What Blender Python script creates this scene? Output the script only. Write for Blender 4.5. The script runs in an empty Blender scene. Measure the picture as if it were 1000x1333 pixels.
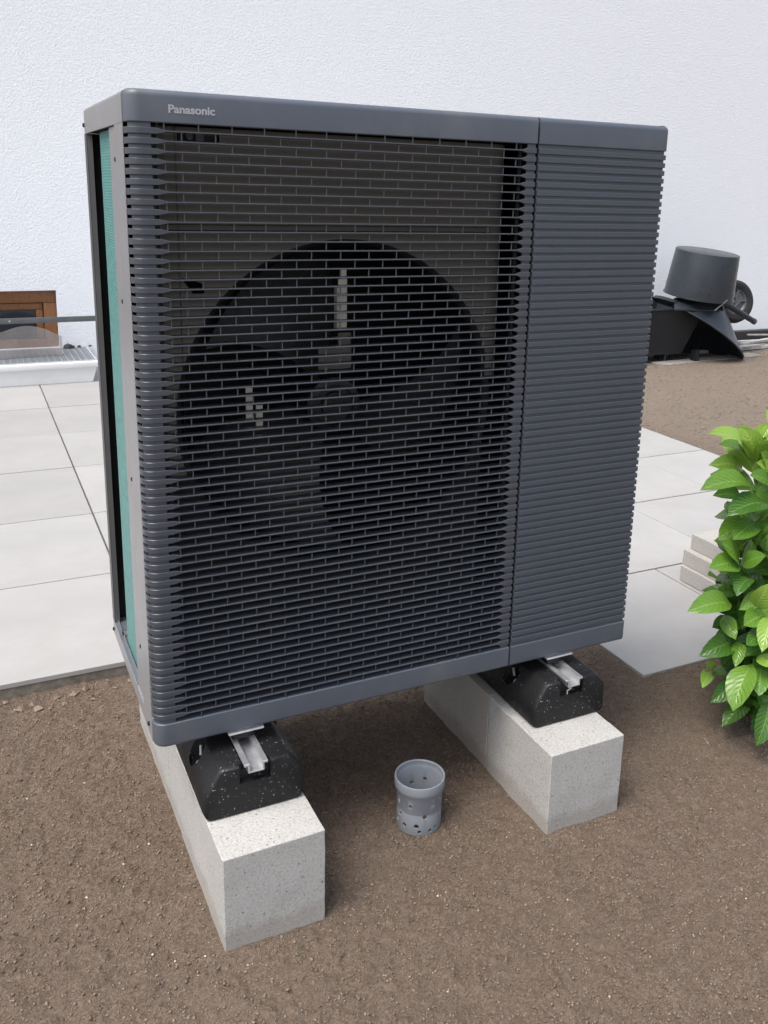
import bpy, bmesh, math, random
import numpy as np
from mathutils import Vector, Matrix
random.seed(7); np.random.seed(7)
scene = bpy.context.scene
COL = scene.collection
# ------------------------------------------------------------------ camera
CAM = Vector((-0.2115, -1.3198, 1.1621)); yaw, pitch, roll = .4686, -.2471, .0292
fw = Vector((math.sin(yaw)*math.cos(pitch), math.cos(yaw)*math.cos(pitch), math.sin(pitch)))
r0 = Vector((math.cos(yaw), -math.sin(yaw), 0)); u0 = r0.cross(fw)
rr = r0*math.cos(roll)+u0*math.sin(roll); uu = -r0*math.sin(roll)+u0*math.cos(roll)
cd = bpy.data.cameras.new('camera'); cam = bpy.data.objects.new('camera', cd); COL.objects.link(cam)
cam.matrix_world = Matrix(((rr.x, uu.x, -fw.x, CAM.x), (rr.y, uu.y, -fw.y, CAM.y), (rr.z, uu.z, -fw.z, CAM.z), (0, 0, 0, 1)))
cd.sensor_fit = 'HORIZONTAL'; cd.sensor_width = 36; cd.lens = 36*1.1882862
cd.shift_x = -0.050; cd.shift_y = -0.120; cd.clip_start = .02; cd.clip_end = 500
scene.camera = cam
# ------------------------------------------------------------------ world, sun, exposure
SUN_EL, SUN_AZ = math.radians(63), math.radians(-108)      # azimuth from +y towards +x
sd = Vector((math.sin(SUN_AZ)*math.cos(SUN_EL), math.cos(SUN_AZ)*math.cos(SUN_EL), math.sin(SUN_EL)))
w = bpy.data.worlds.new('World'); scene.world = w; w.use_nodes = True
nt = w.node_tree; nt.nodes.clear()
sky = nt.nodes.new('ShaderNodeTexSky'); sky.sky_type = 'NISHITA'; sky.sun_disc = False
sky.sun_elevation = SUN_EL; sky.sun_rotation = SUN_AZ; sky.air_density = 1.0; sky.dust_density = 4.0; sky.ozone_density = 1.0
hs = nt.nodes.new('ShaderNodeHueSaturation'); hs.inputs['Saturation'].default_value = .66
bg = nt.nodes.new('ShaderNodeBackground'); bg.inputs['Strength'].default_value = .155
wo = nt.nodes.new('ShaderNodeOutputWorld')
nt.links.new(sky.outputs[0], hs.inputs['Color']); nt.links.new(hs.outputs[0], bg.inputs[0]); nt.links.new(bg.outputs[0], wo.inputs[0])
sl = bpy.data.lights.new('sun', 'SUN'); sl.energy = 1.75; sl.angle = math.radians(32); sl.color = (1, .955, .9)
so = bpy.data.objects.new('sun', sl); COL.objects.link(so)
so.rotation_euler = (-sd).to_track_quat('-Z', 'Y').to_euler(); so.location = (-3, -3, 6)
vs = scene.view_settings
scene.display_settings.display_device = 'sRGB'
vs.view_transform = 'Standard'; vs.look = 'None'; vs.gamma = 1; vs.use_curve_mapping = False; vs.exposure = 0.77
scene.cycles.max_bounces = 8

# ------------------------------------------------------------------ materials
class N:
    def __init__(s, name):
        s.m = bpy.data.materials.new(name); s.m.use_nodes = True; s.t = s.m.node_tree
        s.b = s.t.nodes['Principled BSDF']; s.tc = s.t.nodes.new('ShaderNodeTexCoord')
    def n(s, typ, **kw):
        x = s.t.nodes.new(typ)
        for k, v in kw.items():
            if k.startswith('_'): setattr(x, k[1:], v)
            else: x.inputs[k.replace('__', ' ')].default_value = v
        return x
    def l(s, a, b): s.t.links.new(a, b); return b
    def co(s, scale=(1, 1, 1), kind='Object'):
        mp = s.n('ShaderNodeMapping'); s.l(s.tc.outputs[kind], mp.inputs[0]); mp.inputs['Scale'].default_value = scale
        return mp.outputs[0]
    def noise(s, scale, detail=4, rough=.55, co=None, dist=0):
        x = s.n('ShaderNodeTexNoise', Scale=scale, Detail=detail, Roughness=rough, Distortion=dist)
        s.l(co if co is not None else s.co(), x.inputs['Vector']); return x.outputs['Fac']
    def voro(s, scale, co=None, feat='F1', rnd=1):
        x = s.n('ShaderNodeTexVoronoi', Scale=scale, Randomness=rnd); x.feature = feat
        s.l(co if co is not None else s.co(), x.inputs['Vector']); return x
    def ramp(s, fac, stops, interp='LINEAR'):
        x = s.t.nodes.new('ShaderNodeValToRGB'); e = x.color_ramp.elements; x.color_ramp.interpolation = interp
        while len(e) < len(stops): e.new(.5)
        for i, (p, c) in enumerate(stops):
            e[i].position = p; e[i].color = (*c, 1) if hasattr(c, '__len__') else (c, c, c, 1)
        s.l(fac, x.inputs[0]); return x.outputs[0]
    def mix(s, fac, a, b, typ='MIX'):
        x = s.t.nodes.new('ShaderNodeMix'); x.data_type = 'RGBA'; x.blend_type = typ
        for v, i in ((fac, 0), (a, 6), (b, 7)):
            if isinstance(v, (int, float)): x.inputs[i].default_value = v if i == 0 else (v, v, v, 1)
            elif isinstance(v, tuple): x.inputs[i].default_value = (*v, 1)
            else: s.l(v, x.inputs[i])
        return x.outputs[2]
    def bump(s, h, strength=.3, dist=.01, prev=None):
        x = s.n('ShaderNodeBump', Strength=strength, Distance=dist); s.l(h, x.inputs['Height'])
        if prev is not None: s.l(prev, x.inputs['Normal'])
        s.l(x.outputs[0], s.b.inputs['Normal']); return x.outputs[0]
    def base(s, c, rough=.6, metal=0, spec=None):
        if isinstance(c, tuple): s.b.inputs['Base Color'].default_value = (*c, 1)
        else: s.l(c, s.b.inputs['Base Color'])
        if isinstance(rough, (int, float)): s.b.inputs['Roughness'].default_value = rough
        else: s.l(rough, s.b.inputs['Roughness'])
        s.b.inputs['Metallic'].default_value = metal
        if spec is not None: s.b.inputs['Specular IOR Level'].default_value = spec

def simple(name, c, rough=.5, metal=0, var=.12, scale=30, bump=0, bscale=200, spec=None):
    m = N(name); f = m.noise(scale, 4)
    c2 = tuple(v*(1-var) for v in c); c3 = tuple(min(1, v*(1+var)) for v in c)
    m.base(m.ramp(f, [(.3, c2), (.7, c3)]), m.ramp(m.noise(scale*2.3, 3), [(.3, max(0, rough-.06)), (.7, min(1, rough+.06))]), metal, spec)
    if bump: m.bump(m.noise(bscale, 3), bump, .002)
    return m.m

M = {}
# coated sheet metal of the cabinet, fine orange-peel, faint dust
def coat(name, c, rough, dust=.25):
    m = N(name)
    d = m.noise(9, 6, .65); d2 = m.noise(160, 2, .6)
    col = m.mix(m.ramp(d, [(.48, 0.0), (.8, dust)]), c, (.23, .215, .19))
    col = m.mix(m.ramp(d2, [(.66, 0.0), (.78, .15*dust*4)]), col, (.30, .28, .25))
    m.base(col, m.ramp(d, [(.3, rough-.05), (.75, rough+.12)])); m.bump(m.noise(900, 2), .05, .0006)
    return m.m
M['cab'] = coat('anthracite_plastic', (.082, .096, .120), .38)
M['cabfin'] = coat('shaded_anthracite_fin', (.058, .064, .076), .34, .08)  # same plastic as the panels, darkened: shade in the grille put into the colour
M['slat'] = coat('anthracite_slat', (.064, .074, .091), .36, .10)
M['side'] = coat('sunlit_side_metal', (.235, .235, .245), .38)  # same paint as the front, lightened: sun from the left put into the colour
M['postdark'] = coat('rear_post', (.075, .076, .080), .5)
M['inner'] = coat('inner_plate', (.17, .16, .14), .55, .1)
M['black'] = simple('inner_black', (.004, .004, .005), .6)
M['blade'] = simple('fan_plastic', (.062, .062, .061), .36)
M['hub'] = simple('hub_plastic', (.02, .02, .021), .35)
M['strut'] = simple('lit_strut', (.80, .76, .68), .5, 0)  # pale cream: the daylight falling on these strips is put into the colour
M['screw'] = simple('screw_steel', (.5, .49, .47), .35, .8)
M['text'] = simple('print_grey', (.36, .37, .39), .5, var=.03)
m = N('coil_fins')
st = m.noise(3, 4, .6, m.co((1, 6, 40))); st2 = m.noise(14, 5, .7, m.co((1, 3, 7), 'Object'))
wv = m.n('ShaderNodeTexWave', Scale=70, Distortion=.6, Detail=1); wv.bands_direction = 'Z'; m.l(m.co(), wv.inputs[0])
c = m.ramp(st2, [(.25, (.060, .17, .165)), (.55, (.105, .27, .255)), (.8, (.16, .34, .32))])
c = m.mix(m.ramp(st, [(.35, .0), (.7, .5)]), c, (.14, .36, .34)); c = m.mix(m.ramp(wv.outputs[0], [(.0, .35), (.6, 0)]), c, (.02, .10, .10))
m.base(c, .5, .1); m.bump(wv.outputs[0], .3, .001); M['coil'] = m.m
M['pan'] = simple('pan_blue_grey', (.12, .14, .17), .35, .2)
# rubber with mica flecks
m = N('recycled_rubber')
dn = m.n('ShaderNodeTexNoise', Scale=130, Detail=2); m.l(m.co(), dn.inputs['Vector']); vm = m.n('ShaderNodeVectorMath', _operation='MULTIPLY_ADD'); m.l(dn.outputs['Color'], vm.inputs[0]); vm.inputs[1].default_value = (.012, .012, .012); m.l(m.co(), vm.inputs[2]); v = m.voro(210, vm.outputs[0]); n = m.noise(300, 2); big = m.noise(14, 4)
fleck = m.ramp(v.outputs['Distance'], [(.14, 1.0), (.24, 0.0)])
cell = m.n('ShaderNodeSeparateColor'); m.l(v.outputs['Color'], cell.inputs[0])
pick = m.ramp(cell.outputs[0], [(.60, 0.0), (.64, 1.0)])
f = m.mix(1.0, fleck, pick, 'MULTIPLY'); f = m.mix(1.0, f, m.ramp(big, [(.42, .0), (.62, 1.0)]), 'MULTIPLY')
m.base(m.mix(f, m.ramp(big, [(.3, (.006, .0065, .0075)), (.7, (.012, .0125, .014))]), (.55, .54, .50)), .55, 0, .35)
m.bump(m.noise(220, 4), .35, .0015); M['rubber'] = m.m
M['alu'] = simple('mill_aluminium', (.72, .73, .75), .38, .85, .08, 60, .1, 300)
M['galv'] = simple('white_bracket', (.66, .66, .65), .45, .2)
# stone kerb blocks: pale, sandy, pitted
def stone(name, c1, c2, c3, dirt=True):
    m = N(name)
    a = m.noise(5, 6, .6); b = m.noise(230, 4, .75); g = m.noise(520, 2, .6)
    v = m.voro(110); pit = m.ramp(v.outputs['Distance'], [(.06, 1.0), (.16, 0.0)])
    cs = m.n('ShaderNodeSeparateColor'); m.l(v.outputs['Color'], cs.inputs[0])
    pit = m.mix(1.0, pit, m.ramp(cs.outputs[1], [(.5, 0.0), (.6, 1.0)]), 'MULTIPLY')
    col = m.ramp(a, [(.3, c1), (.7, c2)])
    col = m.mix(m.ramp(b, [(.46, 0.0), (.64, .55)]), col, c3)
    col = m.mix(m.ramp(g, [(.60, 0.0), (.72, .5)]), col, (.62, .61, .58))
    col = m.mix(pit, col, (.17, .155, .13))
    fib = m.noise(95, 3, .6, m.co((1, 1, 1)), 2.5)
    col = m.mix(m.ramp(fib, [(.56, 0.0), (.64, .45)]), col, (.30, .27, .22))
    sz = m.n('ShaderNodeSeparateXYZ'); m.l(m.tc.outputs['Object'], sz.inputs[0])
    ad = m.n('ShaderNodeMath', _operation='ADD'); m.l(sz.outputs[2], ad.inputs[0]); k_ = m.n('ShaderNodeMath', _operation='MULTIPLY'); m.l(m.noise(28, 4, .7), k_.inputs[0]); k_.inputs[1].default_value = -.07; m.l(k_.outputs[0], ad.inputs[1])
    col = m.mix(m.ramp(ad.outputs[0], [(.0, .32), (.02, 0.0)]) if dirt else 0.0, col, (.19, .145, .11))
    m.base(col, .85, 0, .3)
    h = m.mix(.5, b, pit); nb = m.bump(b, .5, .002); m.bump(m.ramp(pit, [(0, 1.0), (1, 0.0)]), .8, .003, nb)
    return m.m
M['stone'] = stone('pale_stone', (.40, .395, .375), (.49, .485, .465), (.23, .22, .20))
M['stone2'] = stone('beige_stone', (.36, .33, .29), (.44, .415, .38), (.26, .235, .20))
M['stone3'] = stone('paving_stone', (.37, .355, .33), (.44, .425, .40), (.27, .255, .23), False)
# porcelain paver
m = N('porcelain_paver')
a = m.noise(2.2, 5, .6, m.co((1, 1.6, 1))); b = m.noise(38, 5, .7, m.co((1, 2.2, 1))); g = m.noise(260, 3, .7)
col = m.ramp(a, [(.3, (.305, .302, .296)), (.7, (.37, .367, .36))])
col = m.mix(m.ramp(b, [(.40, .30), (.56, 0.0)]), col, (.33, .325, .31)); col = m.mix(m.ramp(g, [(.60, 0.0), (.72, .6)]), col, (.28, .27, .26))
v = m.voro(30); col = m.mix(m.ramp(v.outputs['Distance'], [(.05, .5), (.09, 0.0)]), col, (.34, .32, .29))
info = m.n('ShaderNodeObjectInfo'); col = m.mix(1.0, col, m.ramp(info.outputs['Random'], [(0, .92), (1, 1.05)]), 'MULTIPLY')
st_ = m.noise(2.6, 5, .7); col = m.mix(m.ramp(st_, [(.52, 0.0), (.72, .30)]), col, (.27, .245, .215))
m.base(col, .6); m.bump(m.noise(200, 4), .12, .001); M['paver'] = m.m
M['bed'] = simple('joint_bed', (.16, .15, .135), .9, bump=.5)
m = N('slab_edge'); m.base(m.ramp(m.noise(40, 5, .7), [(.3, (.12, .105, .085)), (.7, (.25, .225, .19))]), .9); m.bump(m.noise(120, 4), .5, .003); M['edge'] = m.m
# soil
m = N('soil')
big = m.noise(1.1, 4, .6); mid = m.noise(16, 6, .72); fine = m.noise(190, 5, .75); xf = m.noise(620, 3, .7)
col = m.ramp(fine, [(.28, (.11, .078, .056)), (.5, (.215, .163, .123)), (.72, (.32, .253, .196))])
worm = m.noise(150, 3, .65, None, 1.8); col = m.mix(m.ramp(worm, [(.34, .75), (.50, 0.0)]), col, (.075, .054, .039)); col = m.mix(m.ramp(worm, [(.54, .0), (.68, .6)]), col, (.29, .235, .185))  # shade in the creases and light on the crests put into the colour
col = m.mix(m.ramp(mid, [(.35, .35), (.62, 0.0)]), col, (.095, .068, .049))
col = m.mix(m.ramp(big, [(.42, 0.0), (.66, .40)]), col, (.235, .182, .138))
sx = m.n('ShaderNodeSeparateXYZ'); m.l(m.tc.outputs['Object'], sx.inputs[0])
x_ramp = m.ramp(sx.outputs[0], [(.0, 0.0), (1.0, 1.0)])
far = m.n('ShaderNodeMapRange'); far.inputs['From Min'].default_value = 2.2; far.inputs['From Max'].default_value = 3.2; m.l(sx.outputs[0], far.inputs[0])
col = m.mix(far.outputs[0], col, m.mix(.62, col, (.245, .208, .170)))  # soil blends to a paler tone at greater x
col = m.mix(m.ramp(xf, [(.68, 0.0), (.80, .6)]), col, (.38, .31, .24))
m.base(col, .95, 0, .2); n0 = m.bump(worm, 1.0, .006); n1 = m.bump(fine, .9, .005, n0); m.bump(xf, .6, .003, n1); M['soil'] = m.m
m = N('crumb'); info = m.n('ShaderNodeTexCoord')
sxc = m.n('ShaderNodeSeparateXYZ'); m.l(m.tc.outputs['Object'], sxc.inputs[0]); farc = m.n('ShaderNodeMapRange'); farc.inputs['From Min'].default_value = 2.2; farc.inputs['From Max'].default_value = 3.2; m.l(sxc.outputs[0], farc.inputs[0])
cc = m.noise(45, 1, .5); c2 = m.noise(400, 3, .7)
col = m.ramp(cc, [(.30, (.13, .095, .069)), (.5, (.195, .147, .111)), (.66, (.26, .203, .157))]); col = m.mix(m.ramp(c2, [(.4, 0), (.7, .5)]), col, (.24, .205, .165)); col = m.mix(farc.outputs[0], col, m.mix(.7, col, (.235, .195, .16)))
m.base(col, .95, 0, .2); m.bump(c2, .6, .002); M['crumb'] = m.m
M['pebble'] = simple('pale_pebble', (.50, .47, .41), .8, var=.3, scale=60)
# render wall
m = N('white_render')
a = m.noise(85, 5, .65, None, .5); b = m.noise(240, 4, .7); c = m.noise(.8, 3)
m.base(m.mix(m.ramp(c, [(.3, .0), (.7, .25)]), (.845, .87, .90), (.82, .84, .865)), .85, 0, .2)
nb = m.bump(a, .75, .0085); m.bump(b, .5, .003, nb); M['render'] = m.m
M['wood'] = None
m = N('varnished_wood'); g = m.noise(3, 5, .6, m.co((6, 6, 60)), 1.2); g2 = m.noise(3, 5, .6, m.co((60, 6, 6)), 1.2)
m.base(m.ramp(g2, [(.3, (.16, .062, .020)), (.7, (.30, .13, .046))]), .4); M['wood'] = m.m
m = N('window_glass'); m.base((.018, .024, .032), .08); M['glass'] = m.m
m = N('smoky_sheet'); m.base(m.ramp(m.noise(9, 4), [(.3, (.20, .19, .18)), (.7, (.30, .285, .27))]), .25); m.b.inputs['Alpha'].default_value = .38; M['sheet'] = m.m
M['bar'] = simple('grey_bar', (.12, .125, .13), .45, .3)
M['whitebox'] = simple('white_shaft', (.74, .735, .72), .5, var=.04, scale=8)
M['grate'] = simple('galvanised_grate', (.55, .57, .60), .4, .5)
M['pvc'] = simple('grey_pvc', (.215, .235, .26), .38, var=.06, scale=25)
M['bk'] = simple('black_tub_plastic', (.021, .026, .033), .32, var=.2, scale=12)
M['bk2'] = simple('black_matt_plastic', (.009, .012, .017), .5)
M['tyre'] = simple('tyre_rubber', (.014, .014, .015), .75)
M['rim'] = simple('rim_grey', (.09, .095, .10), .45, .3)
M['plank'] = simple('weathered_board', (.26, .245, .22), .8, var=.3, scale=20)
M['lath'] = simple('grey_lath', (.42, .41, .39), .7, var=.3)
M['memb'] = simple('dark_membrane', (.035, .035, .037), .7)
# leaves
def leafmat(name, c1, c2, vein):
    m = N(name); uv = m.tc.outputs['UV']
    sp = m.n('ShaderNodeSeparateXYZ'); m.l(uv, sp.inputs[0])
    ab = m.n('ShaderNodeMath', _operation='SUBTRACT'); m.l(sp.outputs[1], ab.inputs[0]); ab.inputs[1].default_value = .5
    ab2 = m.n('ShaderNodeMath', _operation='ABSOLUTE'); m.l(ab.outputs[0], ab2.inputs[0])
    mid = m.ramp(ab2.outputs[0], [(.0, 1.0), (.035, 0.0)])
    # side veins: stripes along u skewed by |v|
    k = m.n('ShaderNodeMath', _operation='MULTIPLY'); m.l(ab2.outputs[0], k.inputs[0]); k.inputs[1].default_value = .55
    s = m.n('ShaderNodeMath', _operation='SUBTRACT'); m.l(sp.outputs[0], s.inputs[0]); m.l(k.outputs[0], s.inputs[1])
    q = m.n('ShaderNodeMath', _operation='MULTIPLY'); m.l(s.outputs[0], q.inputs[0]); q.inputs[1].default_value = 9
    fr = m.n('ShaderNodeMath', _operation='PINGPONG'); m.l(q.outputs[0], fr.inputs[0]); fr.inputs[1].default_value = .5
    sv = m.ramp(fr.outputs[0], [(.0, .8), (.10, 0.0)])
    info = m.n('ShaderNodeObjectInfo')
    nz = m.noise(22, 4, .6)
    base = m.mix(m.ramp(info.outputs['Random'], [(0, 0.0), (1, 1.0)]), c1, c2)
    base = m.mix(m.ramp(nz, [(.3, .0), (.75, .45)]), base, tuple(v*.55 for v in c1))
    col = m.mix(m.mix(.34, 0.0, sv), base, vein); col = m.mix(mid, col, vein)
    m.base(col, m.ramp(nz, [(.3, .24), (.7, .40)])); m.b.inputs['Specular IOR Level'].default_value = .55
    puff = m.ramp(fr.outputs[0], [(.0, 0.0), (.5, 1.0)])
    m.bump(puff, .35, .0022)
    tr = m.n('ShaderNodeBsdfTranslucent'); m.l(m.mix(.5, col, tuple(min(1, v*1.6) for v in c2)), tr.inputs[0])
    ms = m.n('ShaderNodeMixShader'); ms.inputs[0].default_value = .2
    out = m.t.nodes['Material Output']; m.l(m.b.outputs[0], ms.inputs[1]); m.l(tr.outputs[0], ms.inputs[2]); m.l(ms.outputs[0], out.inputs[0])
    return m.m
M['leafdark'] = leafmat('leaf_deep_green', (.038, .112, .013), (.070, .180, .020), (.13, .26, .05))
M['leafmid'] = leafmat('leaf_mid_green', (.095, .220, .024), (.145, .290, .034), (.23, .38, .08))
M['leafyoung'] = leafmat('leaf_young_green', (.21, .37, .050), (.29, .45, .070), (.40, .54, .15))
M['stem'] = simple('green_brown_stem', (.10, .11, .035), .6)

# ------------------------------------------------------------------ mesh helpers
WORLD = {}
def wpos(o): return WORLD.get(o.name, Vector((0, 0, 0)))
def link(name, me, mat, parent=None, at=(0, 0, 0)):
    o = bpy.data.objects.new(name, me); COL.objects.link(o)
    if mat is not None and not me.materials: me.materials.append(mat)
    at = Vector(at); o.parent = parent
    o.location = at - (wpos(parent) if parent else Vector((0, 0, 0))); WORLD[o.name] = at
    return o
def root(name, label, cat, at, group=None, kind=None):
    o = bpy.data.objects.new(name, None); COL.objects.link(o); o.location = at; WORLD[o.name] = Vector(at); o.empty_display_size = .05
    tag(o, label, cat, group, kind); return o
def tag(o, label=None, cat=None, group=None, kind=None):
    for k, v in (('label', label), ('category', cat), ('group', group), ('kind', kind)):
        if v: o[k] = v
    return o
class MB:
    def __init__(s): s.v = []; s.f = []
    def add(s, vs, fs):
        b = len(s.v); s.v += [tuple(v) for v in vs]; s.f += [tuple(i+b for i in f) for f in fs]; return s
    def box(s, x0, x1, y0, y1, z0, z1):
        return s.add([(x0,y0,z0),(x1,y0,z0),(x1,y1,z0),(x0,y1,z0),(x0,y0,z1),(x1,y0,z1),(x1,y1,z1),(x0,y1,z1)],
                     [(0,3,2,1),(4,5,6,7),(0,1,5,4),(1,2,6,5),(2,3,7,6),(3,0,4,7)])
    def prism(s, prof, y0, y1):                                # profile in x,z extruded along y
        n = len(prof); vs = [(x, y0, z) for x, z in prof]+[(x, y1, z) for x, z in prof]
        return s.add(vs, [tuple(range(n-1, -1, -1))[::-1], tuple(range(n, 2*n))[::-1]]+[(i, i+n, (i+1) % n+n, (i+1) % n) for i in range(n)])
    def grid(s, P, closed_u=False, closed_v=False):
        a, b = len(P), len(P[0]); vs = [p for row in P for p in row]; fs = []
        for i in range(a if closed_u else a-1):
            for j in range(b if closed_v else b-1):
                i2, j2 = (i+1) % a, (j+1) % b; fs.append((i*b+j, i2*b+j, i2*b+j2, i*b+j2))
        return s.add(vs, fs)
    def tube(s, pts, r, n=10, cap=True):
        pts = [Vector(p) for p in pts]; rows = []
        for i, p in enumerate(pts):
            d = (pts[min(i+1, len(pts)-1)]-pts[max(i-1, 0)]).normalized()
            a = d.orthogonal().normalized() if i == 0 else (a-d*a.dot(d)).normalized()
            b = d.cross(a); ri = r[i] if hasattr(r, '__len__') else r
            rows.append([p+(a*math.cos(2*math.pi*k/n)+b*math.sin(2*math.pi*k/n))*ri for k in range(n)])
        s.grid(rows, False, True)
        if cap:
            m_ = len(pts); base = len(s.v)-m_*n
            s.f.append(tuple(base+k for k in range(n))[::-1]); s.f.append(tuple(base+(m_-1)*n+k for k in range(n)))
        return s
    def lathe(s, prof, n=48, mat=Matrix.Identity(4), closed=True):
        rows = [[mat @ Vector((r*math.cos(2*math.pi*k/n), r*math.sin(2*math.pi*k/n), z)) for k in range(n)] for r, z in prof]
        return s.grid(rows, closed, True)
    def mesh(s, name='mesh', at=(0, 0, 0), smooth=True, ang=35, bevel=0, seg=2):
        me = bpy.data.meshes.new(name); at = Vector(at)
        me.from_pydata([tuple(Vector(v)-at) for v in s.v], [], s.f)
        bm = bmesh.new(); bm.from_mesh(me); bmesh.ops.remove_doubles(bm, verts=bm.verts, dist=1e-6)
        bmesh.ops.recalc_face_normals(bm, faces=bm.faces)
        if bevel:
            es = [e for e in bm.edges if len(e.link_faces) == 2 and e.calc_face_angle(0) > .5]
            bmesh.ops.bevel(bm, geom=es, offset=bevel, segments=seg, affect='EDGES', profile=.5, clamp_overlap=True)
        bm.to_mesh(me); bm.free()
        if smooth:
            me.polygons.foreach_set('use_smooth', [True]*len(me.polygons)); me.set_sharp_from_angle(angle=math.radians(ang))
        me.update(); return me
def put(mb, name, mat, parent=None, at=None, **kw):
    if at is None:
        a = np.array([tuple(v) for v in mb.v]); at = (float((a[:, 0].min()+a[:, 0].max())/2), float((a[:, 1].min()+a[:, 1].max())/2), float(a[:, 2].min()))
    return link(name, mb.mesh(name, at, **kw), mat, parent, at)
def boolean(me, cutters, name):
    a = bpy.data.objects.new('tmp', me); COL.objects.link(a); tmp = []
    for c in cutters:
        o = bpy.data.objects.new('cut', c); COL.objects.link(o); tmp.append(o)
        md = a.modifiers.new('b', 'BOOLEAN'); md.operation = 'DIFFERENCE'; md.solver = 'EXACT'; md.object = o
    dg = bpy.context.evaluated_depsgraph_get(); res = bpy.data.meshes.new_from_object(a.evaluated_get(dg)); res.name = name
    for o in tmp+[a]: bpy.data.objects.remove(o)
    res.polygons.foreach_set('use_smooth', [True]*len(res.polygons)); res.set_sharp_from_angle(angle=math.radians(35))
    return res
def cyl(c, axis, r, h, n=24):
    axis = Vector(axis).normalized(); c = Vector(c)
    return MB().tube([c-axis*h/2, c+axis*h/2], r, n)
# value noise
def vnoise(x, y, scale, seed, octaves=4, gain=.5):
    rs = np.random.RandomState(seed); out = np.zeros_like(x); amp = 1.; tot = 0
    for o in range(octaves):
        T = rs.rand(256, 256); u = x*scale+o*17.3; v = y*scale+o*9.1
        i = np.floor(u).astype(int); j = np.floor(v).astype(int); fu = u-i; fv = v-j; fu = fu*fu*(3-2*fu); fv = fv*fv*(3-2*fv)
        g = lambda a, b: T[a % 256, b % 256]
        out += amp*(g(i, j)*(1-fu)*(1-fv)+g(i+1, j)*fu*(1-fv)+g(i, j+1)*(1-fu)*fv+g(i+1, j+1)*fu*fv-.5)
        tot += amp; amp *= gain; scale *= 2.03
    return out/tot
# ================================================================== THE SETTING
# ------------------------------------------------------------------ soil sheet, one mesh, fine near the camera
def ground_h(x, y):
    t = np.clip((y-2.0)/2.4, 0, 1)*np.clip((x-2.2)/.8, 0, 1)
    h = -.085*t - .004
    near = (x > -1.6) & (x < 3.4) & (y > -1.3) & (y < 1.4)
    h = h+vnoise(x, y, 2.2, 3, 3)*.012
    f = vnoise(x, y, 24, 5, 4, .66)*.010+np.maximum(vnoise(x, y, 70, 9, 3, .7), .0)*.019
    dm = np.full_like(x, 9.)
    for (bx0, bx1, by0, by1) in BLOCKS: dm = np.minimum(dm, np.hypot(np.maximum(np.maximum(bx0-x, x-bx1), 0), np.maximum(np.maximum(by0-y, y-by1), 0)))
    h = h+f*np.where(near, 1, .35)*np.clip(.35+dm/.05, 0, 1)
    for (bx0, bx1, by0, by1) in BLOCKS:                        # soil banks up a little round the blocks
        d = np.hypot(np.maximum(np.maximum(bx0-x, x-bx1), 0), np.maximum(np.maximum(by0-y, y-by1), 0))
        h = h+.004*np.exp(-(d/.03)**2)*(.6+vnoise(x, y, 30, 12, 2)*1.2)
    dt = np.maximum(np.maximum(x-3.0, 0), np.abs(np.maximum(y-.785, 0)-0))
    dr = np.hypot(np.maximum(1.19-x, 0), np.maximum(.218-y, 0)); h = h+np.where((x < 2.85) & (y < .78) & (x > .7), .026*np.exp(-(dr/.13)**2), 0)
    inside = ((y > .80) & (x < 2.79)) | ((y > .235) & (x > 1.205) & (x < 2.79))
    h = np.where(inside, np.minimum(h, -.02), h)
    edge = ((y > .60) & (y <= .80) & (x < 1.2))
    h = h+np.where(edge, .010*vnoise(x, y, 14, 21, 3)-.004, 0)
    er = ((x > 2.79) & (x < 3.05) & (y > -.5)); h = h+np.where(er, .026*np.exp(-((x-2.79)/.12)**2), 0)
    return h
BLOCKS = [(.060, .237, -.143, .552), (.677, .850, -.127, .382)]
xs = np.concatenate([[-80, -30, -12, -6, -4], np.arange(-2.5, -.6, .04), np.arange(-.6, 2.1, .0055), np.arange(2.1, 6.6, .03), [7, 9, 14, 40, 80]])
ys = np.concatenate([[-80, -30, -12, -6, -3], np.arange(-2, -.66, .04), np.arange(-.66, .86, .0055), np.arange(.86, 4.95, .035), [5.5, 8, 14, 40, 80]])
X, Y = np.meshgrid(xs, ys, indexing='ij'); Z = ground_h(X, Y)
jx = (np.random.rand(*X.shape)-.5)*.003; fine = (X > -.59) & (X < 2.09) & (Y > -.65) & (Y < .85)
X2 = X+np.where(fine, jx, 0); Y2 = Y+np.where(fine, (np.random.rand(*X.shape)-.5)*.003, 0)
V = np.stack([X2, Y2, Z], -1).reshape(-1, 3); a, b = X.shape
I = (np.arange(a-1)[:, None]*b+np.arange(b-1)[None, :]).ravel()
F = np.stack([I, I+b, I+b+1, I+1], 1)
def fast_mesh(name, V, F, smooth=True):
    me = bpy.data.meshes.new(name); n = F.shape[1]
    me.vertices.add(len(V)); me.vertices.foreach_set('co', V.astype(np.float32).ravel())
    me.loops.add(F.size); me.loops.foreach_set('vertex_index', F.astype(np.int32).ravel())
    me.polygons.add(len(F)); me.polygons.foreach_set('loop_start', (np.arange(len(F))*n).astype(np.int32))
    me.polygons.foreach_set('use_smooth', np.full(len(F), smooth)); me.update(calc_edges=True); me.validate(); return me
tag(link('soil', fast_mesh('soil', V, F), M['soil']), 'bare brown crumbly soil around the unit and beyond the paving', 'soil', kind='structure')
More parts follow.
